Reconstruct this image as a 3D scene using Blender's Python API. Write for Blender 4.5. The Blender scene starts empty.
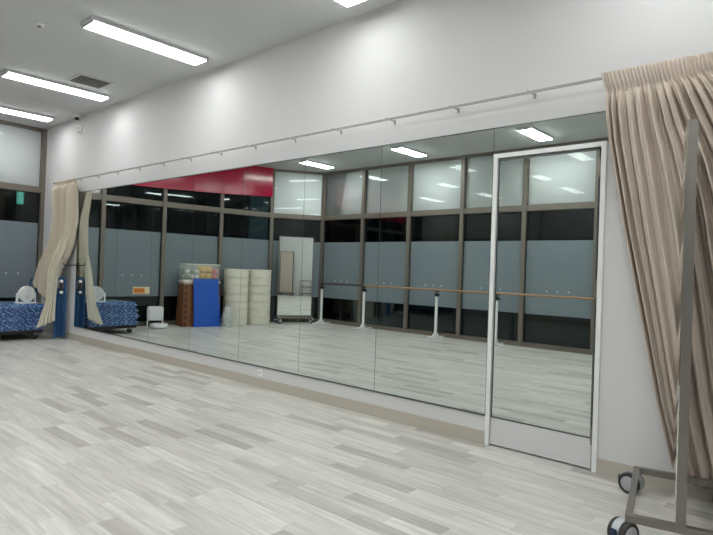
import bpy, bmesh, math, random
from mathutils import Vector, Matrix
PI = math.pi
scene = bpy.context.scene
COL = scene.collection

# ------------------------------------------------------------------ camera, world, exposure
CAM_H, CAM_D = 1.24, 3.7817
YAW, PITCH, ROLL, FPX = 0.7231, 0.0058, 0.0346, 566.69
cd = bpy.data.cameras.new('camera'); cam = bpy.data.objects.new('camera', cd); COL.objects.link(cam)
cd.sensor_width = 36; cd.lens = FPX / 713 * 36; cd.clip_end = 200; cd.clip_start = .05
fw = Vector((-math.sin(YAW)*math.cos(PITCH), math.cos(YAW)*math.cos(PITCH), math.sin(PITCH)))
rt = Vector((math.cos(YAW), math.sin(YAW), 0)); up = rt.cross(fw)
r2 = rt*math.cos(ROLL) + up*math.sin(ROLL); u2 = -rt*math.sin(ROLL) + up*math.cos(ROLL)
M = Matrix((r2, u2, -fw)).transposed().to_4x4(); M.translation = (0, -CAM_D, CAM_H)
cam.matrix_world = M
scene.camera = cam
w = bpy.data.worlds.new('night'); scene.world = w; w.use_nodes = True
w.node_tree.nodes['Background'].inputs[0].default_value = (.10, .16, .19, 1)
w.node_tree.nodes['Background'].inputs[1].default_value = .35
scene.view_settings.view_transform = 'Standard'; scene.view_settings.look = 'None'
scene.view_settings.exposure = 0.0; scene.view_settings.gamma = 1; scene.view_settings.use_curve_mapping = False
LIGHT_STRENGTH = 38.0
WALL_ROW_STRENGTH = 17.0     # the row beside the mirror wall is dimmed
LIGHT_COLOR = (.975, 1.0, .975, 1)

# ------------------------------------------------------------------ materials
def lin(c):
    return tuple(((v/255)/12.92 if v/255 <= .04045 else ((v/255+.055)/1.055)**2.4) for v in c) + (1,)
def mat(name, col, rough=.5, metal=0, spec=.5, bump=None, noise=None, **kw):
    m = bpy.data.materials.new(name); m.use_nodes = True
    nt = m.node_tree; b = nt.nodes['Principled BSDF']
    c = col if len(col) == 4 else lin(col)
    b.inputs['Base Color'].default_value = c; b.inputs['Roughness'].default_value = rough
    b.inputs['Metallic'].default_value = metal; b.inputs['Specular IOR Level'].default_value = spec
    for k, v in kw.items(): b.inputs[k].default_value = v
    tc = nt.nodes.new('ShaderNodeTexCoord')
    if noise:                                   # (scale, amount) soft tone variation
        n = nt.nodes.new('ShaderNodeTexNoise'); n.inputs['Scale'].default_value = noise[0]; n.inputs['Detail'].default_value = 4
        nt.links.new(tc.outputs['Object'], n.inputs['Vector'])
        mx = nt.nodes.new('ShaderNodeMix'); mx.data_type = 'RGBA'
        mx.inputs[6].default_value = tuple(x*(1-noise[1]) for x in c[:3])+(1,)
        mx.inputs[7].default_value = tuple(min(1, x*(1+noise[1])) for x in c[:3])+(1,)
        nt.links.new(n.outputs['Fac'], mx.inputs[0]); nt.links.new(mx.outputs[2], b.inputs['Base Color'])
    if bump:
        n = nt.nodes.new('ShaderNodeTexNoise'); n.inputs['Scale'].default_value = bump[0]; n.inputs['Detail'].default_value = 3
        nt.links.new(tc.outputs['Object'], n.inputs['Vector'])
        bp = nt.nodes.new('ShaderNodeBump'); bp.inputs['Strength'].default_value = bump[1]; bp.inputs['Distance'].default_value = .01
        nt.links.new(n.outputs['Fac'], bp.inputs['Height']); nt.links.new(bp.outputs[0], b.inputs['Normal'])
    return m
def emis(name, col, s):
    m = bpy.data.materials.new(name); m.use_nodes = True; nt = m.node_tree
    nt.nodes.remove(nt.nodes['Principled BSDF']); e = nt.nodes.new('ShaderNodeEmission')
    e.inputs[0].default_value = col; e.inputs[1].default_value = s
    nt.links.new(e.outputs[0], nt.nodes['Material Output'].inputs[0]); return m
def glass_mat(name, tint=(.8, .86, .86), ior=1.5, rough=.0, boost=1.0):
    m = bpy.data.materials.new(name); m.use_nodes = True; nt = m.node_tree
    nt.nodes.remove(nt.nodes['Principled BSDF'])
    t = nt.nodes.new('ShaderNodeBsdfTransparent'); t.inputs[0].default_value = tint+(1,)
    g = nt.nodes.new('ShaderNodeBsdfGlossy'); g.inputs['Roughness'].default_value = rough
    f = nt.nodes.new('ShaderNodeFresnel'); f.inputs[0].default_value = ior
    mu = nt.nodes.new('ShaderNodeMath'); mu.operation = 'MULTIPLY'; mu.inputs[1].default_value = boost; mu.use_clamp = True
    mx = nt.nodes.new('ShaderNodeMixShader')
    nt.links.new(f.outputs[0], mu.inputs[0]); nt.links.new(mu.outputs[0], mx.inputs[0])
    nt.links.new(t.outputs[0], mx.inputs[1]); nt.links.new(g.outputs[0], mx.inputs[2])
    nt.links.new(mx.outputs[0], nt.nodes['Material Output'].inputs[0]); return m

def floor_mat():
    m = bpy.data.materials.new('plank floor'); m.use_nodes = True; nt = m.node_tree; L = nt.links
    b = nt.nodes['Principled BSDF']; tc = nt.nodes.new('ShaderNodeTexCoord')
    N = nt.nodes.new
    sep = N('ShaderNodeSeparateXYZ'); L.new(tc.outputs['Object'], sep.inputs[0])
    def math_(op, a, bb=None, c=None):
        n = N('ShaderNodeMath'); n.operation = op
        for i, v in enumerate((a, bb, c)):
            if v is None: continue
            if hasattr(v, 'links'): L.new(v, n.inputs[i])
            else: n.inputs[i].default_value = v
        return n.outputs[0]
    X, Y = sep.outputs[0], sep.outputs[1]
    PW, PL = .098, .62
    row = math_('FLOOR', math_('DIVIDE', Y, PW))
    wn = N('ShaderNodeTexWhiteNoise'); wn.noise_dimensions = '1D'; L.new(row, wn.inputs['W'])
    xs = math_('ADD', math_('DIVIDE', X, PL), math_('MULTIPLY', wn.outputs[0], 7.3))
    colm = math_('FLOOR', xs)
    cmb = N('ShaderNodeCombineXYZ'); L.new(row, cmb.inputs[0]); L.new(colm, cmb.inputs[1])
    wn2 = N('ShaderNodeTexWhiteNoise'); wn2.noise_dimensions = '3D'; L.new(cmb.outputs[0], wn2.inputs['Vector'])
    cr = N('ShaderNodeValToRGB'); L.new(wn2.outputs[0], cr.inputs[0])
    e = cr.color_ramp.elements
    e[0].position = 0; e[0].color = lin((178, 174, 168)); e[1].position = 1; e[1].color = lin((219, 217, 211))
    for p, c in ((.10, (184, 180, 174)), (.15, (200, 197, 191)), (.5, (208, 205, 199)), (.8, (214, 212, 206))):
        x = e.new(p); x.color = lin(c)
    # long soft grain along the plank, offset per plank
    cm2 = N('ShaderNodeCombineXYZ')
    L.new(math_('ADD', math_('MULTIPLY', X, 2.2), math_('MULTIPLY', wn2.outputs[0], 40)), cm2.inputs[0])
    L.new(math_('MULTIPLY', Y, 30), cm2.inputs[1])
    n1 = N('ShaderNodeTexNoise'); n1.inputs['Scale'].default_value = 1.0; n1.inputs['Detail'].default_value = 6; n1.inputs['Roughness'].default_value = .65
    L.new(cm2.outputs[0], n1.inputs['Vector'])
    g = N('ShaderNodeMapRange'); g.inputs[1].default_value = .32; g.inputs[2].default_value = .68; g.inputs[3].default_value = .74; g.inputs[4].default_value = 1.12
    L.new(n1.outputs['Fac'], g.inputs[0])
    # bigger blend of cool and warm areas
    mul = N('ShaderNodeVectorMath'); mul.operation = 'SCALE'
    L.new(cr.outputs[0], mul.inputs[0]); L.new(g.outputs[0], mul.inputs['Scale'])
    # thin joint lines
    fy = math_('FRACT', math_('DIVIDE', Y, PW)); fx = math_('FRACT', xs)
    jy = math_('LESS_THAN', fy, .035); jx = math_('LESS_THAN', fx, .005)
    j = math_('MAXIMUM', jy, jx)
    mx = N('ShaderNodeMix'); mx.data_type = 'RGBA'; mx.inputs[7].default_value = lin((165, 161, 154))
    L.new(math_('MULTIPLY', j, .35), mx.inputs[0]); L.new(mul.outputs[0], mx.inputs[6])
    L.new(mx.outputs[2], b.inputs['Base Color'])
    b.inputs['Roughness'].default_value = .36; b.inputs['Specular IOR Level'].default_value = .45
    bp = N('ShaderNodeBump'); bp.inputs['Strength'].default_value = .15; bp.inputs['Distance'].default_value = .002
    L.new(n1.outputs['Fac'], bp.inputs['Height']); L.new(bp.outputs[0], b.inputs['Normal'])
    return m

def mat_pattern(name):   # blue quilted mat with pale wavy marks
    m = bpy.data.materials.new(name); m.use_nodes = True; nt = m.node_tree; L = nt.links; N = nt.nodes.new
    b = nt.nodes['Principled BSDF']; tc = N('ShaderNodeTexCoord')
    mp = N('ShaderNodeMapping'); mp.inputs['Scale'].default_value = (1, 1, 1.6); L.new(tc.outputs['Object'], mp.inputs[0])
    wv = N('ShaderNodeTexWave'); wv.wave_type = 'BANDS'; wv.bands_direction = 'DIAGONAL'
    wv.inputs['Scale'].default_value = 7; wv.inputs['Distortion'].default_value = 7; wv.inputs['Detail'].default_value = 3; wv.inputs['Detail Scale'].default_value = 2.2
    L.new(mp.outputs[0], wv.inputs[0])
    cr = N('ShaderNodeValToRGB'); L.new(wv.outputs['Color'], cr.inputs[0]); e = cr.color_ramp.elements
    e[0].position = .2; e[0].color = lin((34, 74, 134)); e[1].position = .97; e[1].color = lin((142, 176, 212))
    x = e.new(.72); x.color = lin((58, 108, 172))
    L.new(cr.outputs[0], b.inputs['Base Color'])
    b.inputs['Roughness'].default_value = .3; b.inputs['Coat Weight'].default_value = .6; b.inputs['Coat Roughness'].default_value = .12
    n = N('ShaderNodeTexNoise'); n.inputs['Scale'].default_value = 22; n.inputs['Detail'].default_value = 3; L.new(tc.outputs['Object'], n.inputs['Vector'])
    bp = N('ShaderNodeBump'); bp.inputs['Strength'].default_value = .7; bp.inputs['Distance'].default_value = .02
    L.new(n.outputs['Fac'], bp.inputs['Height']); L.new(bp.outputs[0], b.inputs['Normal'])
    return m

MT = dict(
    wall=mat('wall paint', (217, 216, 217), .75, bump=(60, .05)),
    ceil=mat('ceiling paint', (208, 210, 210), .9),
    base=mat('vinyl baseboard', (189, 182, 170), .55),
    frame=mat('bronze aluminium', (122, 114, 105), .45, .25),
    seal=mat('black rubber seal', (18, 19, 20), .5),
    frost=mat('frosted film', (124, 135, 142), .22, spec=.5, noise=(3, .02)),
    blind=mat('white blind', (240, 242, 242), .4),
    glass=glass_mat('window glass', (.55, .62, .62), 1.5, .0, 1.2),
    clear=glass_mat('pane glass', (.97, .98, .98), 1.45, .02, .8),
    mirror=mat('mirror silver', (.74, .80, .775, 1), .008, 1.0),
    mirror2=mat('rolling mirror silver', (.85, .88, .86, 1), .01, 1.0),
    seam=mat('dark mirror edge', (96, 101, 99), .3, .4),
    steel=mat('brushed steel', (142, 136, 130), .38, .75, bump=(90, .05)),
    rail=mat('grey rail', (158, 154, 150), .4, .5),
    white=mat('white painted metal', (236, 237, 237), .4),
    door=mat('door paint', (216, 215, 217), .5),
    curtain=mat('beige curtain', (202, 189, 177), .9, spec=.15, bump=(260, .12)),
    curtain2=mat('pale curtain', (200, 189, 172), .9, spec=.15, bump=(260, .12)),
    lining=mat('white lining', (228, 222, 208), .9, spec=.15),
    red=mat('red gloss', (176, 18, 62), .16, spec=.5),
    black=mat('black plastic', (20, 20, 22), .4),
    darkgrey=mat('dark grey rubber', (50, 48, 48), .6),
    lightgrey=mat('grey plastic', (168, 170, 174), .4),
    lampbody=mat('lamp housing', (205, 207, 208), .5),
    blue=mat('blue painted steel', (30, 84, 134), .35),
    bluepanel=mat('blue plastic deck', (28, 70, 118), .45),
    bluemat=mat('blue vinyl', (8, 82, 186), .4, bump=(30, .05)),
    wood=mat('varnished vaulting box wood', (134, 84, 48), .4, noise=(9, .35)),
    woodd=mat('dark wood', (84, 46, 28), .45, noise=(9, .3)),
    pad=mat('white canvas pad', (222, 216, 200), .8),
    cream=mat('cream plastic', (232, 228, 214), .45),
    barre=mat('barre wood', (156, 124, 96), .4),
    darkbarre=mat('dark metal barre', (74, 66, 60), .4, .4),
    binp=mat('clear bin plastic', (232, 236, 236), .25, Alpha=.15),
    bag=mat('white polythene', (214, 218, 216), .2, Alpha=.6, bump=(40, .6)),
    yellow=mat('yellow ball', (232, 190, 40), .4), pink=mat('pink ball', (226, 92, 84), .4),
    green=mat('green ball', (110, 150, 96), .4), whiteball=mat('white ball', (226, 224, 214), .4),
    orange=mat('orange label', (226, 142, 50), .5), labelw=mat('label white', (238, 224, 190), .5),
    labelr=mat('label red', (200, 90, 40), .5),
    dot=mat('white sticker', (176, 188, 194), .5),
    ground=mat('asphalt', (40, 44, 46), .8, noise=(2, .3)),
    bldg=mat('dark facade', (42, 54, 56), .8, noise=(1, .3)),
    bldgw=mat('facade column', (84, 96, 98), .8),
    floor=floor_mat(), mats=mat_pattern('patterned blue mat'),
    lamp=emis('lamp diffuser', LIGHT_COLOR, LIGHT_STRENGTH), dimlamp=emis('dimmed lamp diffuser', LIGHT_COLOR, WALL_ROW_STRENGTH),
    exit=emis('green sign light', (.05, .55, .38, 1), 1.1), exitw=emis('pale sign light', (.45, .95, .8, 1), 1.2),
    castergrey=mat('caster silver', (176, 178, 182), .3, .3),
    bluelabel=mat('navy label', (24, 44, 80), .4),
)

# ------------------------------------------------------------------ geometry helpers
class MB:
    def __init__(s): s.bm = bmesh.new()
    def box(s, a, b, mtx=None, bev=0):
        a = Vector(a); b = Vector(b); c = (a+b)/2; d = b-a
        t = bmesh.new()
        bmesh.ops.create_cube(t, size=1, matrix=Matrix.Translation(c) @ Matrix.Diagonal((abs(d.x), abs(d.y), abs(d.z), 1)))
        if bev: bmesh.ops.bevel(t, geom=t.edges[:], offset=bev, segments=2, affect='EDGES', clamp_overlap=True)
        s._add(t, mtx); return s
    def _add(s, t, mtx=None):
        if mtx is not None: bmesh.ops.transform(t, matrix=mtx, verts=t.verts)
        me = bpy.data.meshes.new('tmp'); t.to_mesh(me); t.free(); s.bm.from_mesh(me); bpy.data.meshes.remove(me)
    def cyl(s, p, q, r, n=16, r2=None, mtx=None):
        p = Vector(p); q = Vector(q); d = q-p
        t = bmesh.new(); bmesh.ops.create_cone(t, cap_ends=True, segments=n, radius1=r, radius2=r if r2 is None else r2, depth=d.length)
        m = Matrix.Translation((p+q)/2) @ d.to_track_quat('Z', 'Y').to_matrix().to_4x4()
        bmesh.ops.transform(t, matrix=m, verts=t.verts); s._add(t, mtx); return s
    def sph(s, c, r, n=16, sc=(1, 1, 1)):
        t = bmesh.new(); bmesh.ops.create_uvsphere(t, u_segments=n, v_segments=n//2+2, radius=r, matrix=Matrix.Translation(c) @ Matrix.Diagonal((*sc, 1)))
        s._add(t); return s
    def tube(s, pts, r, n=10, closed=False):
        pts = [Vector(p) for p in pts]; t = bmesh.new(); rings = []
        N = len(pts); prev = None
        for i, p in enumerate(pts):
            if closed: d = pts[(i+1) % N]-pts[i-1]
            else: d = pts[min(i+1, N-1)]-pts[max(i-1, 0)]
            d.normalize()
            a = (Vector((0, 0, 1)) if abs(d.z) < .9 else Vector((1, 0, 0))) if prev is None else prev
            x = (a-d*a.dot(d)).normalized(); y = d.cross(x); prev = x
            rings.append([t.verts.new(p+(x*math.cos(k*2*PI/n)+y*math.sin(k*2*PI/n))*r) for k in range(n)])
        for i in range(N if closed else N-1):
            A, B = rings[i], rings[(i+1) % N]
            for k in range(n): t.faces.new((A[k], A[(k+1) % n], B[(k+1) % n], B[k]))
        if not closed: t.faces.new(rings[0][::-1]); t.faces.new(rings[-1])
        s._add(t); return s
    def lathe(s, prof, n=32, c=(0, 0, 0), mtx=None):
        t = bmesh.new(); rings = []
        for r, z in prof:
            rings.append([t.verts.new((c[0]+r*math.cos(k*2*PI/n), c[1]+r*math.sin(k*2*PI/n), c[2]+z)) for k in range(n)])
        for A, B in zip(rings, rings[1:]):
            for k in range(n): t.faces.new((A[k], A[(k+1) % n], B[(k+1) % n], B[k]))
        t.faces.new(rings[0][::-1]); t.faces.new(rings[-1]); s._add(t, mtx); return s
    def hexa(s, v):     # 8 corners, bottom 4 then top 4
        t = bmesh.new(); V = [t.verts.new(p) for p in v]
        for f in ((3, 2, 1, 0), (4, 5, 6, 7), (0, 1, 5, 4), (1, 2, 6, 5), (2, 3, 7, 6), (3, 0, 4, 7)): t.faces.new([V[i] for i in f])
        s._add(t); return s
    def prism(s, poly, z0, z1):
        t = bmesh.new(); lo = [t.verts.new((x, y, z0)) for x, y in poly]; hi = [t.verts.new((x, y, z1)) for x, y in poly]; n = len(poly)
        t.faces.new(lo[::-1]); t.faces.new(hi)
        for i in range(n): t.faces.new((lo[i], lo[(i+1) % n], hi[(i+1) % n], hi[i]))
        bmesh.ops.recalc_face_normals(t, faces=t.faces); s._add(t); return s
    def build(s, name, m, parent=None, smooth=False, loc=None, rz=None):
        me = bpy.data.meshes.new(name); bmesh.ops.recalc_face_normals(s.bm, faces=s.bm.faces)
        if smooth:
            for f in s.bm.faces: f.smooth = True
            for e in s.bm.edges:
                if len(e.link_faces) == 2 and e.calc_face_angle(0) > .7: e.smooth = False
        s.bm.to_mesh(me); s.bm.free(); me.materials.append(MT[m] if isinstance(m, str) else m)
        o = bpy.data.objects.new(name, me); COL.objects.link(o)
        if parent: o.parent = parent
        if loc is not None: o.location = loc
        if rz is not None: o.rotation_euler.z = rz
        return o
def tag(o, label, cat, group=None, kind=None):
    if label: o['label'] = label
    if cat: o['category'] = cat
    if group: o['group'] = group
    if kind: o['kind'] = kind
    return o
def empty(name, loc, rz, label, cat, group=None, kind=None):
    o = bpy.data.objects.new(name, None); COL.objects.link(o); o.empty_display_size = .1
    o.location = loc; o.rotation_euler.z = rz; return tag(o, label, cat, group, kind)
def dup(root, loc, rz=0, label=None):
    def rec(o, par):
        c = o.copy(); COL.objects.link(c); c.parent = par
        for ch in [k for k in COL.objects if k.parent == o]: rec(ch, c)
        return c
    r = rec(root, None); r.location = loc; r.rotation_euler.z = rz
    if label: r['label'] = label
    return r

# ------------------------------------------------------------------ the room
H = 3.535
XR = 3.10; YW = -5.75
TH = .15
# corners of the glazed end wall (a gently bent facade) and the window wall behind the camera
END = [(-10.76, .0), (-10.68, -1.06), (-10.60, -2.27), (-10.46, -3.55), (-10.21, -4.78), (-9.49, YW)]
BAY = 1.2585
WIN = [(-9.49 + BAY*i, YW) for i in range(11)]
XR = WIN[-1][0]
foot = [(XR, .25), (-10.81, .25)] + [(x-.05, y) for x, y in END[:-1]] + [(-9.52, YW-.05), (XR, YW-.05)]
tag(MB().prism(foot, -.12, 0).build('floor', 'floor'), 'pale grey wood plank vinyl floor of the studio', 'floor', kind='structure')
tag(MB().prism(foot, H, H+.15).build('ceiling', 'ceil'), 'plain grey painted studio ceiling', 'ceiling', kind='structure')
DX0, DX1 = -2.018, -1.222        # door opening outer edges
DZ = 2.13
b = MB()                          # mirror wall with the door opening
b.box((-9.72, 0, 0), (DX0, TH, H)); b.box((DX1, 0, 0), (XR, TH, H)); b.box((DX0, 0, DZ), (DX1, TH, H))
b.prism([(-9.72, 0), (-9.72, TH), (-10.80, TH), (-10.80, .03)], 0, H)
tag(b.build('wall_front', 'wall'), 'long white wall carrying the mirrors', 'wall', kind='structure')
tag(MB().box((XR, YW-.05, 0), (XR+TH, TH, H)).build('wall_right', 'wall'), 'plain white right-hand end wall', 'wall', kind='structure')
b = MB().box((-9.72, -.012, 0), (DX0-.002, -.0005, .095)).box((DX1+.002, -.012, 0), (XR-.002, -.0005, .095))
b.box((-9.72, -.015, .0), (DX0-.002, -.012, .012)).box((DX1+.002, -.015, 0), (XR-.002, -.012, .012))
tag(b.build('baseboard_front', 'base'), 'beige vinyl baseboard under the mirrors', 'baseboard', kind='structure')

# door with mirror face
d = empty('door_1', (0, 0, 0), 0, 'white framed mirror door in the mirror wall', 'door', kind='structure')
b = MB(); fwid = .031
b.box((DX0, -.014, .0), (DX0+fwid, .10, DZ)).box((DX1-fwid, -.014, .0), (DX1, .10, DZ)).box((DX0+fwid, -.014, DZ-fwid), (DX1-fwid, .10, DZ))
b.build('door_frame', 'white', d)
x0, x1 = DX0+fwid+.006, DX1-fwid-.012
MB().box((x0, .004, .012), (x1, .04, .205)).build('kick_panel', 'door', d)
MB().box((x0, .012, .205), (x1, .04, DZ-fwid-.008)).build('door_leaf', 'darkgrey', d)
MB().box((x0+.008, .004, .215), (x1-.008, .010, DZ-fwid-.02)).build('mirror_face', 'mirror', d)
b = MB().box((x0, .002, .205), (x1, .012, .213)); b.box((x0, .002, .205), (x0+.008, .012, DZ-fwid-.008)).box((x1-.008, .002, .205), (x1, .012, DZ-fwid-.008)).box((x0, .002, DZ-fwid-.02), (x1, .012, DZ-fwid-.008))
b.build('mirror_trim', 'seam', d)
for z in (.17, 1.12, 1.9):
    MB().cyl((x1+.004, -.006, z), (x1+.004, -.006, z+.12), .007).build('hinge', 'steel', d, True)

# fixed wall mirrors, one panel after another
seams = [-9.22, -8.82, -7.87, -6.91, -5.95, -4.99, -4.035, -3.08, -2.022]
ML = ['narrow wall mirror panel at the far left end behind the folded hand truck', 'wall mirror panel second from the far left, reflecting the mats',
      'wall mirror panel reflecting the white robot vacuum dock', 'wall mirror panel reflecting the vaulting box and blue mat',
      'wall mirror panel reflecting the cream tubs and red panel', 'wall mirror panel reflecting the rolling mirror and angled corner',
      'wall mirror panel reflecting the second barre stand', 'wide wall mirror panel immediately left of the mirror door']
for i in range(8):
    a, c = seams[i], seams[i+1]
    r = empty('wall_mirror', ((a+c)/2, 0, .215), 0, ML[i], 'mirror', 'mirror panels along the wall'); hw = (c-a)/2
    hgt = 2.107
    MB().box((-hw+.002, -.010, .006), (hw-.002, -.006, hgt-.006)).build('mirror_glass', 'mirror', r)
    MB().box((-hw, -.006, 0), (hw, -.0005, hgt)).build('backing', 'seam', r)
    MB().box((-hw, -.013, -.006), (hw, -.0005, .004)).build('bottom_channel', 'seam', r)
    MB().box((-hw, -.013, hgt-.004), (hw, -.0005, hgt+.004)).build('top_channel', 'seam', r)

r = empty('wall_mirror', (-1.61, 0, DZ+.003), 0, 'low wide mirror strip set above the white mirror door', 'mirror', 'mirror panels along the wall')
MB().box((-.410, -.010, .004), (.42, -.006, .189)).build('mirror_glass', 'mirror', r)
MB().box((-.412, -.006, 0), (.422, -.0005, .189)).build('backing', 'seam', r)
MB().box((-.412, -.013, .186), (.422, -.0005, .193)).build('top_channel', 'seam', r)

# ------------------------------------------------------------------ windows
SILL, FB, FT, TB, TT = .08, .585, 1.88, 2.405, 2.512
def window(n, P, Q, kind, label):
    P = Vector((*P, 0)); Q = Vector((*Q, 0)); d = Q-P; L = d.length; ang = math.atan2(d.y, d.x)
    o = empty('window_%d' % n, P, ang, label, 'window', kind='structure')
    # local x along the wall, local +y towards the room
    mw = .038
    b = MB().box((-mw, -.07, 0), (mw, .05, H))
    if kind == 'last': pass
    b.box((mw, -.07, 0), (L-mw, .035, SILL)).box((mw, -.07, TB), (L-mw, .035, TT)).box((mw, -.07, H-.05), (L-mw, .035, H))
    b.build('window_frame', 'frame', o)
    b = MB()
    for xx in (mw, L-mw-.012): b.box((xx, -.03, SILL), (xx+.012, .004, TB))
    b.box((mw, -.03, SILL), (L-mw, .004, SILL+.010)).box((mw, -.03, TB-.010), (L-mw, .004, TB))
    b.build('gasket', 'seal', o)
    MB().box((mw+.012, -.022, SILL+.01), (L-mw-.012, -.014, TB-.01)).build('lower_pane', 'glass', o)
    MB().box((mw+.012, -.0135, FB), (L-mw-.012, -.0115, FT)).build('frosted_film', 'frost', o)
    b = MB()
    for k in (-1, 0, 1):
        c = L/2+k*.19; b.cyl((c, -.0115, .998), (c, -.0105, .998), .017, 14)
    b.build('safety_dots', 'dot', o)
    MB().box((mw, -.022, TT), (L-mw, -.016, H-.05)).build('upper_pane', 'clear' if kind == 'blind' else 'glass', o)
    if kind == 'blind': MB().box((mw, -.06, TT), (L-mw, -.045, H-.05)).build('white_panel', 'blind', o)
    return o
n = 1
kinds = ['blind', 'dark', 'dark', 'dark', 'blind']
labs = ['end wall window bay next to the mirror wall, white panel above', 'end wall window bay with the orange sticker',
        'end wall window bay behind the vaulting box', 'end wall window bay behind the cream tubs', 'angled corner window bay behind the rolling mirror']
for i in range(5):
    window(n, END[i], END[i+1], kinds[i], labs[i]); n += 1
for i in range(10):
    window(n, WIN[i], WIN[i+1], 'blind', 'window bay behind the barre, number %d counted from the angled corner' % (i+1)); n += 1
# the last mullion where the window wall meets the right wall
tag(MB().box((XR-.04, YW-.07, 0), (XR, YW+.05, H)).build('trim_1', 'frame'), 'bronze post ending the window wall at the right wall', 'trim', kind='structure')
# red fascia over the dark bays, hung in front of the mullions
b = MB(); e = [Vector(p) for p in END]
def inward(i):
    dd = (e[i+1]-e[i]).normalized(); return Vector((-dd.y, dd.x))
pts_in = []
for i in range(1, 5):
    n1 = inward(i-1) if i > 1 else inward(1); n2 = inward(i) if i < 4 else inward(3)
    nn = (n1+n2).normalized(); pts_in.append((e[i]+nn*.056, e[i]+nn*.085))
pts_in[0] = (pts_in[0][0]+Vector((0, -.02)), pts_in[0][1]+Vector((0, -.02)))
pts_in[-1] = (pts_in[-1][0]+Vector((-.01, .05)), pts_in[-1][1]+Vector((-.01, .05)))
zb = [2.74, 2.77, 2.82, 2.88]
for i in range(3):
    (a, A), (c, Cc) = pts_in[i], pts_in[i+1]
    b.hexa([(*a, zb[i]), (*c, zb[i+1]), (*Cc, zb[i+1]), (*A, zb[i]), (*a, H-.002), (*c, H-.002), (*Cc, H-.002), (*A, H-.002)])
tag(b.build('trim_2', 'red'), 'glossy crimson panel above the dark end wall windows', 'panel', kind='structure')

# night outside
tag(MB().box((-40, -40, -.30), (20, 12, -.13)).build('pavement', 'ground'), 'dark pavement outside the windows at night', 'ground', kind='structure')
b = MB().box((-30, -22, -.13), (14, -21, 7))
tag(b.build('neighbouring_building', 'bldg'), 'dark building across the street behind the window wall', 'building')
for k in range(9):
    pass
o = [c for c in COL.objects if c.name == 'neighbouring_building'][0]
for k in range(9): MB().box((-28+k*4.2, -20.95, -.13), (-27.5+k*4.2, -20.7, 7)).build('column', 'bldgw', o)
o = tag(MB().box((-24, -14, -.13), (-23, 10, 7)).build('office_building', 'bldg'), 'dark building beyond the end wall windows', 'building')
for k in range(5): MB().box((-22.95, -12+k*4.6, -.13), (-22.7, -11.5+k*4.6, 7)).build('column', 'bldgw', o)
# small green sign glowing outside the first end window
s = empty('street_sign', (-12, .05, -.13), 0, 'small upright green lit sign outside the leftmost window', 'sign')
MB().cyl((0, 0, 0), (0, 0, 2.4), .02).build('post', 'black', s)
MB().box((-.02, -.055, 2.42), (.02, .055, 2.67)).build('sign_box', 'exit', s)
b = MB().box((.0205, -.035, 2.57), (.024, .035, 2.585)).box((.0205, -.008, 2.57), (.024, .008, 2.65)).box((.0205, -.035, 2.615), (.024, .035, 2.63))
b.box((.0205, -.035, 2.44), (.024, -.022, 2.54)).box((.0205, .022, 2.44), (.024, .035, 2.54)).box((.0205, -.035, 2.525), (.024, .035, 2.54)).box((.0205, -.035, 2.48), (.024, .035, 2.492))
b.build('sign_marks', 'exitw', s)

# orange sticker on the end wall window
P = Vector(END[1]); Q = Vector(END[2]); dd = (Q-P).normalized(); nn = Vector((-dd.y, dd.x)); 
c = P+dd*(.80)+nn*(-.0105)
sg = empty('window_sticker', (c.x, c.y, .70), math.atan2(dd.y, dd.x), 'orange rectangular notice sticker low on the frosted window', 'sticker')
MB().box((-.17, 0, -.075), (.17, .002, .075)).build('sheet', 'labelw', sg)
b = MB().box((-.16, .002, -.045), (.07, .003, .05)); b.build('orange_field', 'orange', sg)
b = MB()
for k in range(5): b.box((-.13+k*.036, .003, -.02), (-.108+k*.036, .004, .02))
b.box((-.15, .002, -.068), (.15, .003, -.058)); b.build('lettering', 'labelr', sg)

# ------------------------------------------------------------------ ceiling things
def make_light(L, label, lamp='lamp'):
    o = empty('ceiling_light', (0, 0, H), 0, label, 'ceiling light', 'fluorescent ceiling lights')
    w_, hh = .112, .050
    b = MB().box((-w_-.010, -L/2-.012, -.035), (w_+.010, L/2+.012, -.0005))
    b.hexa([(-w_, -L/2, -hh), (w_, -L/2, -hh), (w_, -L/2+.012, -hh), (-w_, -L/2+.012, -hh), (-w_, -L/2, -.03), (w_, -L/2, -.03), (w_, -L/2+.012, -.03), (-w_, -L/2+.012, -.03)])
    b.hexa([(-w_, L/2-.012, -hh), (w_, L/2-.012, -hh), (w_, L/2, -hh), (-w_, L/2, -hh), (-w_, L/2-.012, -.03), (w_, L/2-.012, -.03), (w_, L/2, -.03), (-w_, L/2, -.03)])
    b.build('housing', 'lampbody', o)
    MB().box((-w_+.004, -L/2+.012, -hh), (w_-.004, L/2-.012, -.036)).build('diffuser', lamp, o)
    b = MB()
    for y in (-L/2+.05, L/2-.05): b.box((-w_+.01, y-.004, -hh-.002), (w_-.01, y+.004, -hh-.0002))
    b.box((-.003, -L/2+.015, -hh-.002), (.003, L/2-.015, -hh-.0002)); b.build('louvre', 'lightgrey', o)
    return o
la = make_light(1.25, 'ceiling light nearest the mirror wall, second from the far window end', 'dimlamp'); first = True
rowA = [(-9.80, 'smallest, farthest left of the direct ceiling lights, touching the left picture edge'),
        (-7.86, 'ceiling light beside the dark square vent, middle of the left three'),
        (-5.52, 'large bright ceiling light at upper left of the photo'),
        (-3.20, 'ceiling light cut off by the top edge of the photo'),
        (-.80, 'ceiling light over the mirror wall above the curtain'), (1.6, 'ceiling light over the mirror wall nearest the right wall')]
for x, lb in rowA:
    if first: la.location = (x, -.88, H); la['label'] = lb; first = False
    else: dup(la, (x, -.88, H), 0, lb)
lb0 = make_light(.84, ''); first = True
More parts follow.
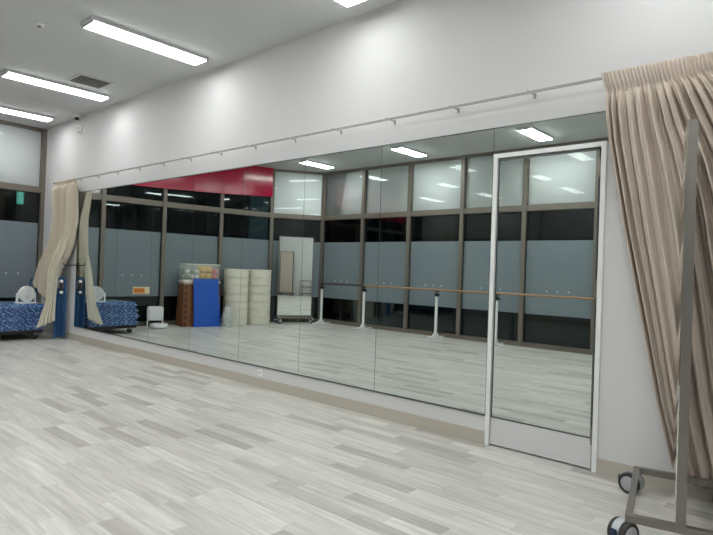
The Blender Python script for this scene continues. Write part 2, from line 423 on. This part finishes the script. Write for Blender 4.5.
for x, lb in [(-8.80, 'ceiling light reflected left above the rolling mirror'), (-6.34, 'ceiling light reflected in the middle of the mirrors, centre'),
              (-3.87, 'ceiling light reflected just above the mirror door'), (-1.4, 'ceiling light of the window row behind the camera, near the door side'),
              (1.1, 'ceiling light of the window row nearest the right wall')]:
    if first: lb0.location = (x, -4.80, H); lb0['label'] = lb; first = False
    else: dup(lb0, (x, -4.80, H), 0, lb)
for x, lb in [(-7.86, 'middle row ceiling light between the vent and the window wall'), (-5.4, 'middle row ceiling light at the room centre'),
              (-2.9, 'middle row ceiling light in front of the camera'), (-.4, 'middle row ceiling light over the camera'), (1.7, 'middle row ceiling light nearest the right wall')]:
    dup(lb0, (x, -3.0, H), 0, lb)
v = empty('ceiling_vent', (-7.36, -.68, H), 0, 'square ceiling air vent with dark grille between two lights', 'vent')
MB().box((-.21, -.225, -.012), (.21, .225, -.0005)).build('vent_frame', 'ceil', v)
MB().box((-.17, -.185, -.016), (.17, .185, -.0125)).build('grille_backing', 'darkgrey', v)
b = MB()
for k in range(9): b.box((-.165, -.17+k*.041, -.020), (.165, -.158+k*.041, -.0162))
b.build('grille_slats', 'frame', v)
v = empty('smoke_detector', (-6.02, -1.75, H), 0, 'small round smoke detector on the ceiling near top left light', 'smoke detector')
MB().lathe([(.045, -.0005), (.046, -.006), (.036, -.018), (.02, -.022)], 24).build('detector_body', 'white', v, True)
MB().lathe([(.018, -.022), (.018, -.026), (.01, -.028)], 16).build('sensor', 'darkgrey', v, True)
v = empty('security_camera', (-9.25, -.07, H), 0, 'small white dome security camera on ceiling above the red wall sensor', 'camera')
MB().lathe([(.06, -.0005), (.06, -.03), (.05, -.04)], 24).build('camera_base', 'white', v, True)
MB().sph((0, 0, -.045), .036, 18).build('lens_dome', 'black', v, True)
v = empty('wall_sensor', (-9.27, -.001, 3.32), 0, 'small white wall sensor with red and black spots under the camera', 'sensor')
MB().box((-.045, -.02, -.07), (.045, 0, .06), bev=.006).build('sensor_body', 'white', v)
MB().cyl((-.012, -.028, .025), (-.012, -.0205, .025), .02).build('red_lamp', mat('red lamp', (150, 30, 45), .3), v)
MB().cyl((0, -.028, -.035), (0, -.0205, -.035), .016).build('black_lens', 'black', v)

# ------------------------------------------------------------------ curtain rail
RZ, RY = 2.505, -.115
r = empty('curtain_rail', (-9.9, RY, RZ), 0, 'long thin grey curtain rail on brackets above the mirrors', 'curtain rail')
b = MB().box((0, -.008, -.007), (11.6, .008, .007)); b.build('rail', 'rail', r)
MB().box((-.03, -.013, -.014), (0, .013, .014)).build('end_cap', 'black', r)
xs = [.12+.62*k for k in range(19)]
for x in xs:
    b = MB().box((x-.005, -.006, .007), (x+.005, .113, .012)).box((x-.009, .109, -.015), (x+.009, .1145, .022)).box((x-.006, -.011, -.010), (x+.006, -.0085, .014))
    b.build('bracket', 'rail', r)

# ------------------------------------------------------------------ curtains
def interp(keys, t):
    for (a, va), (c, vc) in zip(keys, keys[1:]):
        if t <= c:
            k = (t-a)/(c-a); k = k*k*(3-2*k)*.4+k*.6
            return va.lerp(vc, k)
    return keys[-1][1].copy()
def noise1(x, s):
    i = math.floor(x); f = x-i; f = f*f*(3-2*f)
    h = lambda n: (math.sin(n*127.1+s*311.7)*43758.5453) % 1
    return h(i)*(1-f)+h(i+1)*f
def curtain_mesh(left, right, zbot, nf, ampf, nu, nv, header=.115, seed=1, side=Vector((0, -1, 0)), sweep=0):
    """left/right: keyed 3D edge curves over t in 0..1"""
    bm = bmesh.new(); grid = []; hf = 2.2
    for i in range(nv+1):
        tt = i/nv; row = []
        for j in range(nu+1):
            u = j/nu; t = min(1, tt*zbot(u))
            L = interp(left, t); R = interp(right, t)
            du = .35/nf*(noise1(u*nf*.7+tt*1.1, seed)-.5)
            uu = u + du
            p = L.lerp(R, uu)
            if sweep:
                k1 = min(1, max(0, (u-.03)/.22)); k1 = k1*k1*(3-2*k1); k2 = min(1, max(0, (t-header)/.36)); k2 = k2*(2-k2)
                p.x += sweep*k1*k2
            hd = min(1, max(0, (tt-header)/.05))
            phase = u*nf + 1.2*noise1(u*nf*.35, seed+3)
            s1 = math.sin(2*PI*phase); s1 = math.copysign(abs(s1)**.75, s1)
            amp = ampf(t)*(.55+.9*noise1(u*nf*.9+tt*.8, seed+5))
            fold = s1*amp*hd + math.sin(2*PI*u*nf*hf)*.006*(1-hd) + .35*amp*hd*math.sin(2*PI*(phase*2.3+tt*.6))
            p = p + side*(fold+amp*.3*hd)
            pinch = math.exp(-((tt-header)/.012)**2)*.016
            p = p - side*pinch
            row.append(bm.verts.new(p))
        grid.append(row)
    for i in range(nv):
        for j in range(nu):
            f = bm.faces.new((grid[i][j], grid[i][j+1], grid[i+1][j+1], grid[i+1][j])); f.smooth = True
    return bm
def cloth(name, bm, m, parent=None):
    me = bpy.data.meshes.new(name); bm.to_mesh(me); bm.free(); me.materials.append(MT[m])
    o = bpy.data.objects.new(name, me); COL.objects.link(o); o.parent = parent
    s = o.modifiers.new('thick', 'SOLIDIFY'); s.thickness = .003; s.offset = 0
    return o
V = Vector
leftR = [(0, V((-1.235, -.135, 2.53))), (.05, V((-1.20, -.135, 2.41))), (.17, V((-1.165, -.12, 2.10))), (.40, V((-1.065, -.10, 1.545))),
         (.64, V((-.945, -.08, .946))), (.80, V((-.865, -.07, .545))), (.93, V((-.785, -.065, .22))), (1, V((-.75, -.065, .09)))]
rightR = [(0, V((.95, -.135, 2.53))), (.4, V((.75, -.12, 1.545))), (1, V((.45, -.075, .09)))]
c = empty('curtain', (0, 0, 0), 0, 'wide beige pleated curtain hanging at the right beside the mirror door', 'curtain')
cloth('drape', curtain_mesh(leftR, rightR, lambda u: 1, 46, lambda t: .030-.017*t, 1150, 110, .050, 1, sweep=.26), 'curtain', c)

# ------------------------------------------------------------------ left curtain, pulled aside and thrown over the mats
leftL = [(0, V((-9.86, -.125, 2.525))), (.33, V((-9.80, -.13, 1.90))), (.54, V((-9.80, -.17, 1.50))), (.70, V((-9.90, -.25, 1.20))), (.86, V((-9.95, -.29, .90))), (1, V((-9.88, -.30, .63)))]
rightL = [(0, V((-9.08, -.125, 2.525))), (.33, V((-9.17, -.075, 1.90))), (.54, V((-9.24, -.11, 1.50))), (.65, V((-9.30, -.15, 1.30))), (.75, V((-9.40, -.22, 1.10))), (.94, V((-9.50, -.26, .75))), (1, V((-9.52, -.27, .64)))]
c = empty('curtain', (0, 0, 0), 0, 'cream curtain bunched in the far left corner over the mats', 'curtain')
cloth('drape', curtain_mesh(leftL, rightL, lambda u: 1-.10*(1-u), 5.3, lambda t: .050+.012*t, 330, 70, .045, 7), 'curtain2', c)
lt = [(0, V((-9.36, -.19, 1.60))), (.4, V((-9.44, -.33, 1.10))), (.75, V((-9.385, -.37, .60))), (1, V((-9.35, -.50, .20)))]
rt_ = [(0, V((-9.24, -.12, 1.62))), (.4, V((-9.36, -.21, 1.10))), (.75, V((-9.34, -.25, .60))), (1, V((-9.30, -.27, .23)))]
cloth('tail', curtain_mesh(lt, rt_, lambda u: 1-.06*u, 4, lambda t: .012+.012*t, 90, 50, .0, 9, side=Vector((.8, -.6, 0))), 'lining', c)
h = empty('tieback_hook', (-9.16, -.001, 1.17), 0, 'black curtain tieback hook at the left end of the mirrors', 'hook')
MB().box((-.03, -.006, -.04), (.03, -.012, .04)).build('plate', 'black', h)
MB().tube([(0, -.012, 0), (-.05, -.07, .005), (-.10, -.13, 0), (-.12, -.17, .01), (-.125, -.17, .04)], .009).build('arm', 'black', h)

# ------------------------------------------------------------------ rolling mirrors
def rolling_mirror(label):
    o = empty('rolling_mirror', (0, 0, 0), 0, label, 'mirror', 'rolling mirrors')
    L = .80; hw = L/2; z0, z1 = .150, 1.97; t = .020; D = .225; bz = .152
    # local x = panel direction, local y = depth of the base
    fr = MB().box((-hw, -t, z0), (-hw+.05, t, z1)).box((hw-.05, -t, z0), (hw, t, z1)).box((-hw+.05, -t, z1-.035), (hw-.05, t, z1)).box((-hw+.05, -t, z0), (hw-.05, t, z0+.035))
    fr.build('frame', 'steel', o)
    MB().box((-hw+.014, t+.0005, z0+.025), (hw-.014, t+.005, z1-.012)).build('mirror_sheet', 'mirror2', o)
    MB().box((-hw+.05, -t+.003, z0+.035), (hw-.05, t-.003, z1-.035)).build('back_board', 'darkgrey', o)
    b = MB()
    for x in (-hw, hw-.035): b.box((x, -D, bz-.033), (x+.035, D, bz))
    for y in (-D, D-.03): b.box((-hw+.035, y, bz-.03), (hw-.035, y+.03, bz-.001))
    b.build('base_frame', 'steel', o)
    for sx in (-1, 1):
        for sy in (-1, 1):
            x = sx*(hw-.03); y = sy*(D-.0)
            w_ = empty_child('caster', o, (x, y, 0), {(-1, 1): 2.55, (1, 1): 1.2, (1, -1): -.5, (-1, -1): 3.4}[(sx, sy)])
            MB().cyl((0, 0, .09), (0, 0, bz-.030), .016).cyl((.012, -.019, .062), (.012, .019, .062), .064, 32).build('hood', 'castergrey', w_, True)
            MB().box((.070, -.016, .045), (.084, .016, .088), bev=.004).build('brake_tab', 'bluelabel', w_)
            for k in (-1, 1):
                MB().lathe([(.034, -.013), (.056, -.013), (.060, -.008), (.060, .008), (.056, .013), (.034, .013)], 28, mtx=Matrix.Translation((.012, k*.030, .060)) @ Matrix.Rotation(PI/2, 4, 'X')).build('tyre', 'darkgrey', w_, True)
                MB().lathe([(.034, -.016), (.044, -.012), (.044, .012), (.034, .016)], 24, mtx=Matrix.Translation((.012, k*.030, .060)) @ Matrix.Rotation(PI/2, 4, 'X')).build('wheel_cover', 'lightgrey', w_, True)
    return o
def empty_child(name, par, loc, rz=0):
    o = bpy.data.objects.new(name, None); COL.objects.link(o); o.parent = par; o.location = loc; o.rotation_euler.z = rz; o.empty_display_size = .05
    return o
rm = rolling_mirror('steel framed rolling mirror seen edge-on in front of the beige curtain')
ad = math.atan2(.976, -.218)
rm.location = (-.562-.218*.40, -.905+.976*.40, 0); rm.rotation_euler.z = ad
dv = Vector((.56, -.95)).normalized()
dup(rm, (-9.65, -5.06, 0), math.atan2(dv.y, dv.x), 'rolling full length mirror standing in the angled window corner')

# ------------------------------------------------------------------ ballet barre
YB = -5.44
br = empty('ballet_barre', (-9.29, YB, 0), 0, 'long portable ballet barre on white stands along the window wall', 'ballet barre')
stands = [.14, 1.41, 3.25, 4.50, 6.35, 7.6]
ZB = .925
MB().cyl((.06, 0, ZB), (1.42, 0, ZB), .019, 16).build('rail', 'darkbarre', br, True)['label'] = 'dark metal length of rail'
MB().cyl((1.42, 0, ZB), (8.0, 0, ZB), .021, 16).build('rail', 'barre', br, True)['label'] = 'wooden length of rail'
for x in stands:
    s = empty_child('stand', br, (x, 0, 0))
    MB().box((-.021, -.021, .05), (.021, .021, .80), bev=.004).build('post', 'white', s)
    b = MB().tube([(0, -.28, .014), (0, -.12, .02), (0, -.02, .10)], .016, 8).tube([(0, .28, .014), (0, .12, .02), (0, .02, .10)], .016, 8)
    b.tube([(-.16, 0, .012), (0, 0, .016), (.16, 0, .012)], .014, 8); b.box((-.045, -.045, .0), (.045, .045, .05), bev=.006)
    b.build('foot', 'white', s, True)
    MB().box((-.03, -.03, .80), (.03, .03, .86)).cyl((0, 0, .86), (0, 0, ZB-.018), .014).box((-.05, -.022, ZB-.03), (.05, .022, ZB-.020)).cyl((.03, 0, .83), (.065, 0, .83), .014).build('clamp', 'black', s)

# ------------------------------------------------------------------ left corner: mats on a cart, fan, folded hand truck
ct = empty('mat_cart', (-9.95, -.78, 0), 0, 'low dark blue cart under the wrapped blue mats', 'cart')
MB().box((-.42, -.44, .10), (.42, .44, .15), bev=.01).build('deck', 'black', ct)
for sx in (-1, 1):
    for sy in (-1, 1):
        w_ = empty_child('caster', ct, (sx*.34, sy*.34, 0))
        MB().cyl((-.014, 0, .045), (.014, 0, .045), .045).build('wheel', 'black', w_, True)
        MB().box((-.02, -.02, .07), (.02, .02, .10)).build('fork', 'lightgrey', w_)
MB().tube([(-.41, .44, .12), (-.41, .505, .22), (-.41, .505, .80), (-.39, .505, .88), (-.33, .505, .93), (-.18, .505, .93), (-.12, .505, .88), (-.10, .505, .80), (-.10, .505, .22), (-.10, .44, .12)], .014, 8).build('handle', 'blue', ct, True)
rnd = random.Random(4)
mz = .152
for k, (lb) in enumerate(['blue patterned mat in plastic wrap, lowest of the stack on the cart', 'blue patterned mat, second from the bottom of the cart stack',
           'blue patterned mat, second from the top of the cart stack', 'blue patterned mat on top of the stack, under the white fan']):
    th = .098; t = bmesh.new()
    bmesh.ops.create_cube(t, size=1, matrix=Matrix.Diagonal((.92-.02*(k % 2), .92+.03*((k*2) % 3), th, 1)))
    bmesh.ops.bevel(t, geom=t.edges[:], offset=.04, segments=4, affect='EDGES', clamp_overlap=True)
    b = MB(); b._add(t)
    o = b.build('gym_mat', 'mats', None, True, loc=(-9.93+rnd.uniform(-.015, .015), -.76+rnd.uniform(-.02, .02), mz+th/2)); mz += th+.003
    tag(o, lb, 'gym mat', 'blue mats stacked on the cart')
f = empty('fan', (-9.70, -.55, mz), .25, 'white round circulator fan on top of the blue mats', 'fan')
MB().box((-.09, -.14, 0), (.09, .14, .02), bev=.006).build('fan_base', 'white', f)
for sy in (-1, 1): MB().box((-.02, sy*.142-.011, .0), (.02, sy*.142+.011, .16), bev=.004).build('bracket_arm', 'white', f)
RX = Matrix.Translation((0, 0, .145)) @ Matrix.Rotation(PI/2, 4, 'Y')
MB().lathe([(.05, -.09), (.095, -.07), (.122, -.02), (.125, .03), (.120, .040), (.108, .040), (.104, .036), (.02, .034)], 36, mtx=RX).build('fan_housing', 'white', f, True)
b = MB()
for rr in (.045, .065, .085, .105): b.tube([(.038, rr*math.cos(a*PI/14), .145+rr*math.sin(a*PI/14)) for a in range(28)], .0035, 6, True)
for a in range(24): b.tube([(.038, .03*math.cos(a*PI/6), .145+.03*math.sin(a*PI/6)), (.038, .12*math.cos(a*PI/6), .145+.12*math.sin(a*PI/6))], .003, 6)
b.cyl((.03, 0, .145), (.045, 0, .145), .034, 20); b.build('grille', 'white', f, True)
b = MB()
for a in range(5):
    an = a*2*PI/5; t = Matrix.Translation((.030, 0, .145)) @ Matrix.Rotation(an, 4, 'X') @ Matrix.Rotation(.2, 4, 'Z')
    b.box((-.002, -.02, .03), (.002, .02, .095), mtx=t)
b.build('blades', 'lightgrey', f)

hd = empty('folded_hand_truck', (-9.40, -.15, 0), 0, 'folded blue hand truck standing upright against the mirror end', 'hand truck')
def loop(y0, y1, z0, z1, x, r):
    c_ = (y1-y0)*.38; return [(x, y0, z0), (x, y0, z1-c_), (x, y0+c_*.5, z1-c_*.25), (x, y0+c_, z1), (x, y1-c_, z1), (x, y1-c_*.5, z1-c_*.25), (x, y1, z1-c_), (x, y1, z0)]
MB().tube(loop(-.075, .065, .02, .965, 0, 0), .017, 10).build('frame_tube', 'blue', hd, True)
MB().box((-.040, -.065, .03), (-.019, .055, .80), bev=.008).build('deck', 'bluepanel', hd)
b = MB().cyl((.0, -.035, .10), (.0, -.035, .70), .009, 8).cyl((.0, .025, .10), (.0, .025, .70), .009, 8); b.build('inner_tubes', 'blue', hd, True)
for z in (.915, .74):
    MB().cyl((-.01, -.005, z), (.03, -.005, z), .024, 18).build('caster_wheel', 'white', hd, True)
MB().box((-.012, -.02, .70), (.006, .01, .95)).build('link_plate', 'darkgrey', hd)

# ------------------------------------------------------------------ robot vacuum and its dock
rv = empty('vacuum_dock', (-10.36, -2.02, 0), math.radians(25), 'white tower dock of a robot vacuum by the end windows', 'vacuum dock')
MB().box((-.10, -.15, .13), (.11, .15, .40), bev=.02).build('tower', 'white', rv)
MB().box((-.10, -.15, .0), (-.02, .15, .13)).build('dock_back', 'black', rv)
b = MB()
for k in (-1, 1): b.box((-.02, k*.14-.01, 0), (.10, k*.14+.01, .13))
b.build('side_cheeks', 'white', rv)
rb = empty('robot_vacuum', (-10.10, -1.96, 0), 0, 'flat round white robot vacuum parked in front of its dock', 'robot vacuum')
MB().lathe([(.15, .012), (.168, .02), (.17, .07), (.16, .085), (.05, .088)], 36).build('body', 'white', rb, True)
MB().lathe([(.045, .088), (.045, .102), (.035, .106)], 24).build('turret', 'lightgrey', rb, True)
MB().cyl((0, -.1, .012), (0, -.08, .012), .012).cyl((0, .08, .012), (0, .1, .012), .012).build('wheels', 'black', rb)

# ------------------------------------------------------------------ vaulting box with leaning mat and ball bin
vx = Vector((.2, -.98)).normalized(); A0 = Vector((-10.04, -2.44)); vn = Vector((-vx.y*-1, vx.x*-1))  # placeholder, set below
vn = Vector((vx.y, -vx.x))   # away from the room
ctr = A0+vx*.40+vn*.21
va = math.atan2(vx.y, vx.x)
vb = empty('vaulting_box', (ctr.x, ctr.y, 0), va, 'tall layered wooden vaulting box with a white padded top', 'vaulting box')
def vbox(z0, z1, g=0, x=.40, y=.21):
    def s(z): return 1-.06*z/.95, 1-.28*z/.95
    (a0, b0), (a1, b1) = s(z0), s(z1); x0_, y0_, x1_, y1_ = x*a0+g, y*b0+g, x*a1+g, y*b1+g
    return [(-x0_, -y0_, z0), (x0_, -y0_, z0), (x0_, y0_, z0), (-x0_, y0_, z0), (-x1_, -y1_, z1), (x1_, -y1_, z1), (x1_, y1_, z1), (-x1_, y1_, z1)]
for k in range(7):
    z0 = .005+k*.121
    sec = MB().hexa(vbox(z0, z0+.112)).build('wooden_section', 'wood', vb)
MB().hexa(vbox(.0, .85, -.012)).build('inner_core', 'woodd', vb)
b = MB()
for sx in (-1, 1):
    for k in range(7):
        z0 = .02+k*.121; f_ = 1-.06*z0/.95; g_ = 1-.28*z0/.95
        b.box((sx*.35*f_-.03, -.21*g_-.004, z0), (sx*.35*f_+.03, .21*g_+.004, z0+.075))
b.build('corner_posts', 'woodd', vb)
t = MB().hexa(vbox(.852, .945, .02)); bmesh.ops.bevel(t.bm, geom=t.bm.edges[:], offset=.03, segments=3, affect='EDGES', clamp_overlap=True)
t.build('padded_top', 'pad', vb, True)
# mat leaning against the room side of the box (local +y faces the room)
FS = 1 if (Matrix.Rotation(va, 2) @ Vector((0, 1))).x > 0 else -1
lm_ = empty('leaning_mat', (ctr.x, ctr.y, 0), va, 'royal blue folded mat leaning against the vaulting box', 'gym mat')
yb, yt = FS*.30, FS*.20
b = MB().hexa([(-.21, yb, .003), (.35, yb, .003), (.35, yb+FS*.035, .006), (-.21, yb+FS*.035, .006), (-.21, yt, .965), (.31, yt, .965), (.31, yt+FS*.035, .968), (-.21, yt+FS*.035, .968)])
b.build('mat_body', 'bluemat', lm_)
kx = lambda z: yb+(yt-yb)*z/.965
b = MB().hexa([(-.213, kx(.84)+FS*.036, .84), (.322, kx(.84)+FS*.036, .84), (.322, kx(.84)+FS*.045, .84), (-.213, kx(.84)+FS*.045, .84),
               (-.213, yt+FS*.036, .963), (.312, yt+FS*.036, .963), (.312, yt+FS*.045, .963), (-.213, yt+FS*.045, .963)])
b.build('top_flap', 'bluemat', lm_)
bn = empty('ball_bin', (ctr.x, ctr.y, .947), va, 'clear plastic bin of coloured balls on the vaulting box', 'bin')
def shell(x, y, z, g, t_=.006):
    b = MB(); bm_ = b
    o1 = [(-x, -y), (x, -y), (x, y), (-x, y)]; gx = 1+g
    for (i, j) in ((0, 1), (1, 2), (2, 3), (3, 0)):
        p, q = o1[i], o1[j]; inn = lambda a: (a[0]*(1-t_/x), a[1]*(1-t_/y))
        b.hexa([(*p, t_), (*q, t_), (*inn(q), t_), (*inn(p), t_), (p[0]*gx, p[1]*gx, z), (q[0]*gx, q[1]*gx, z), (inn(q)[0]*gx, inn(q)[1]*gx, z), (inn(p)[0]*gx, inn(p)[1]*gx, z)])
    b.box((-x, -y, 0), (x, y, t_)); return b
shell(.355, .155, .31, .06).build('bin_shell', 'binp', bn)
b = MB()
X_, Y_ = .355*1.06, .155*1.06
b.tube([(-X_, -Y_, .312), (X_, -Y_, .312), (X_, Y_, .312), (-X_, Y_, .312)], .010, 8, True); b.build('rim', 'pad', bn, True)
cols = {'w': ('whiteball', 'small white ball at the left of the clear bin'), 'g': ('green', 'small green ball at the left of the clear bin'),
        'y': ('yellow', 'yellow ball in the middle of the clear bin'), 'p': ('pink', 'pink ball at the right of the clear bin')}
proto = {}
balls = []
for (gx0, gx1, typ, r_) in ((-.29, -.06, 'wwg', .050), (.035, .19, 'y', .066), (.292, .295, 'p', .055)):
    x = gx0; i = 0
    while x <= gx1+.001:
        for yy in (-.075, .075):
            for lv in range(2):
                balls.append((x, yy, .008+r_+lv*r_*2.02, typ[(i+lv) % len(typ)], r_)); i += 1
        x += 2.05*r_
RZm = Matrix.Rotation(va, 3, 'Z')
for x, y, z, ty, r_ in balls:
    p = RZm @ Vector((x, y, 0)) + Vector((ctr.x, ctr.y, .947+z))
    if (ty, r_) not in proto:
        o = MB().sph((0, 0, 0), r_, 20).build('ball', cols[ty][0], None, True); proto[(ty, r_)] = o
    else:
        o = proto[(ty, r_)].copy(); COL.objects.link(o)
    o.location = p; tag(o, cols[ty][1], 'ball', {'w': 'white balls in the bin', 'g': 'green balls in the bin', 'y': 'yellow balls in the bin', 'p': 'pink balls in the bin'}[ty])

# ------------------------------------------------------------------ cream tubs in two stacks
def tub():
    o = empty('plastic_tub', (0, 0, 0), 0, '', 'tub', 'cream tubs in two stacks')
    MB().lathe([(.235, .0), (.25, .006), (.258, .03), (.262, .140), (.25, .146)], 40).build('tub_body', 'cream', o, True)
    MB().lathe([(.258, .146), (.268, .149), (.268, .163), (.260, .168), (.10, .169)], 40).build('rim', 'cream', o, True)
    return o
tb = tub(); first = True
ordn = ['bottom', 'second from floor', 'third from floor', 'fourth from floor', 'third from top', 'second from top', 'topmost']
for (sx, sy), nm in (((-9.95, -3.64), 'stack nearer the vaulting box'), ((-9.88, -4.20), 'stack nearer the rolling mirror')):
    for k in range(7):
        lb = 'cream round plastic tub, %s in the %s' % (ordn[k], nm)
        if first: tb.location = (sx, sy, 0); tb['label'] = lb; first = False
        else: dup(tb, (sx, sy, .1705*k), .3*k, lb)
bm = bmesh.new(); rnd = random.Random(3); rings = []
for i in range(13):
    t_ = i/12; z = .005+.40*t_; rr = .105 if t_ < .6 else .105*(1-(t_-.6)*1.2)
    rings.append([bm.verts.new((rr*math.cos(a*PI/12)*(1+rnd.uniform(-.22, .22)), rr*math.sin(a*PI/12)*(1+rnd.uniform(-.22, .22)), z+rnd.uniform(-.014, .014)*(i > 0))) for a in range(24)])
for A, B in zip(rings, rings[1:]):
    for k in range(24): bm.faces.new((A[k], A[(k+1) % 24], B[(k+1) % 24], B[k]))
bm.faces.new(rings[0][::-1]); bm.faces.new(rings[-1])
b = MB(); b._add(bm)
bg = empty('plastic_bag', (-9.64, -3.22, 0), 0, 'crumpled pale plastic bag standing in front of the cream tubs', 'bag')
b.build('bag_body', 'bag', bg, True)
MB().tube([(-.03, 0, .38), (-.05, 0, .43), (-.03, .01, .46), (-.01, 0, .41)], .006, 6).tube([(.03, 0, .38), (.05, 0, .42), (.03, -.01, .45), (.01, 0, .41)], .006, 6).build('handles', 'bag', bg, True)

# small cover plate on the wall strip under the mirrors
o = empty('wall_outlet', (-4.62, -.0005, .15), 0, 'small white cover plate on the wall strip below the mirrors', 'outlet')
MB().box((-.035, -.008, -.035), (.035, 0, .035), bev=.003).build('plate', 'white', o)
MB().cyl((0, -.010, 0), (0, -.0085, 0), .012).build('button', 'lightgrey', o)

# things at the far right wall, seen only in the far rolling mirror
o = empty('rolling_partition', (2.84, -.42, 0), 0, 'tall beige rolling partition by the right wall, reflected in the far rolling mirror', 'partition')
MB().box((-.018, -.30, .14), (.018, .30, 2.0), bev=.004).build('panel', 'curtain', o)
b = MB()
for y in (-.32, .30): b.box((-.022, y, .09), (.022, y+.02, 2.02))
b.box((-.022, -.30, 2.0), (.022, .30, 2.02)).box((-.022, -.30, .12), (.022, .30, .14)); b.build('frame', 'darkgrey', o)
b = MB()
for y in (-.32, .28): b.box((-.20, y, .06), (.20, y+.04, .09))
b.build('feet', 'darkgrey', o)
b = MB()
for x in (-.17, .17):
    for y in (-.30, .30): b.cyl((x, y-.012, .03), (x, y+.012, .03), .03)
b.build('wheels', 'black', o)
o = empty('wire_cart', (2.80, -1.42, 0), 0, 'small dark wire cart by the right wall, reflected in the far rolling mirror', 'cart')
b = MB()
for x in (-.18, .18):
    for y in (-.26, .26): b.cyl((x, y, .06), (x, y, .72), .010, 8)
b.build('posts', 'black', o)
for z in (.12, .42, .70):
    b = MB().tube([(-.18, -.26, z), (.18, -.26, z), (.18, .26, z), (-.18, .26, z)], .010, 8, True)
    for k in range(9): b.cyl((-.18, -.24+.06*k, z), (.18, -.24+.06*k, z), .004, 6)
    b.build('shelf', 'black', o)
for x in (-.18, .18):
    for y in (-.26, .26): MB().cyl((x, y-.012, .03), (x, y+.012, .03), .03).build('wheel', 'black', o, True)
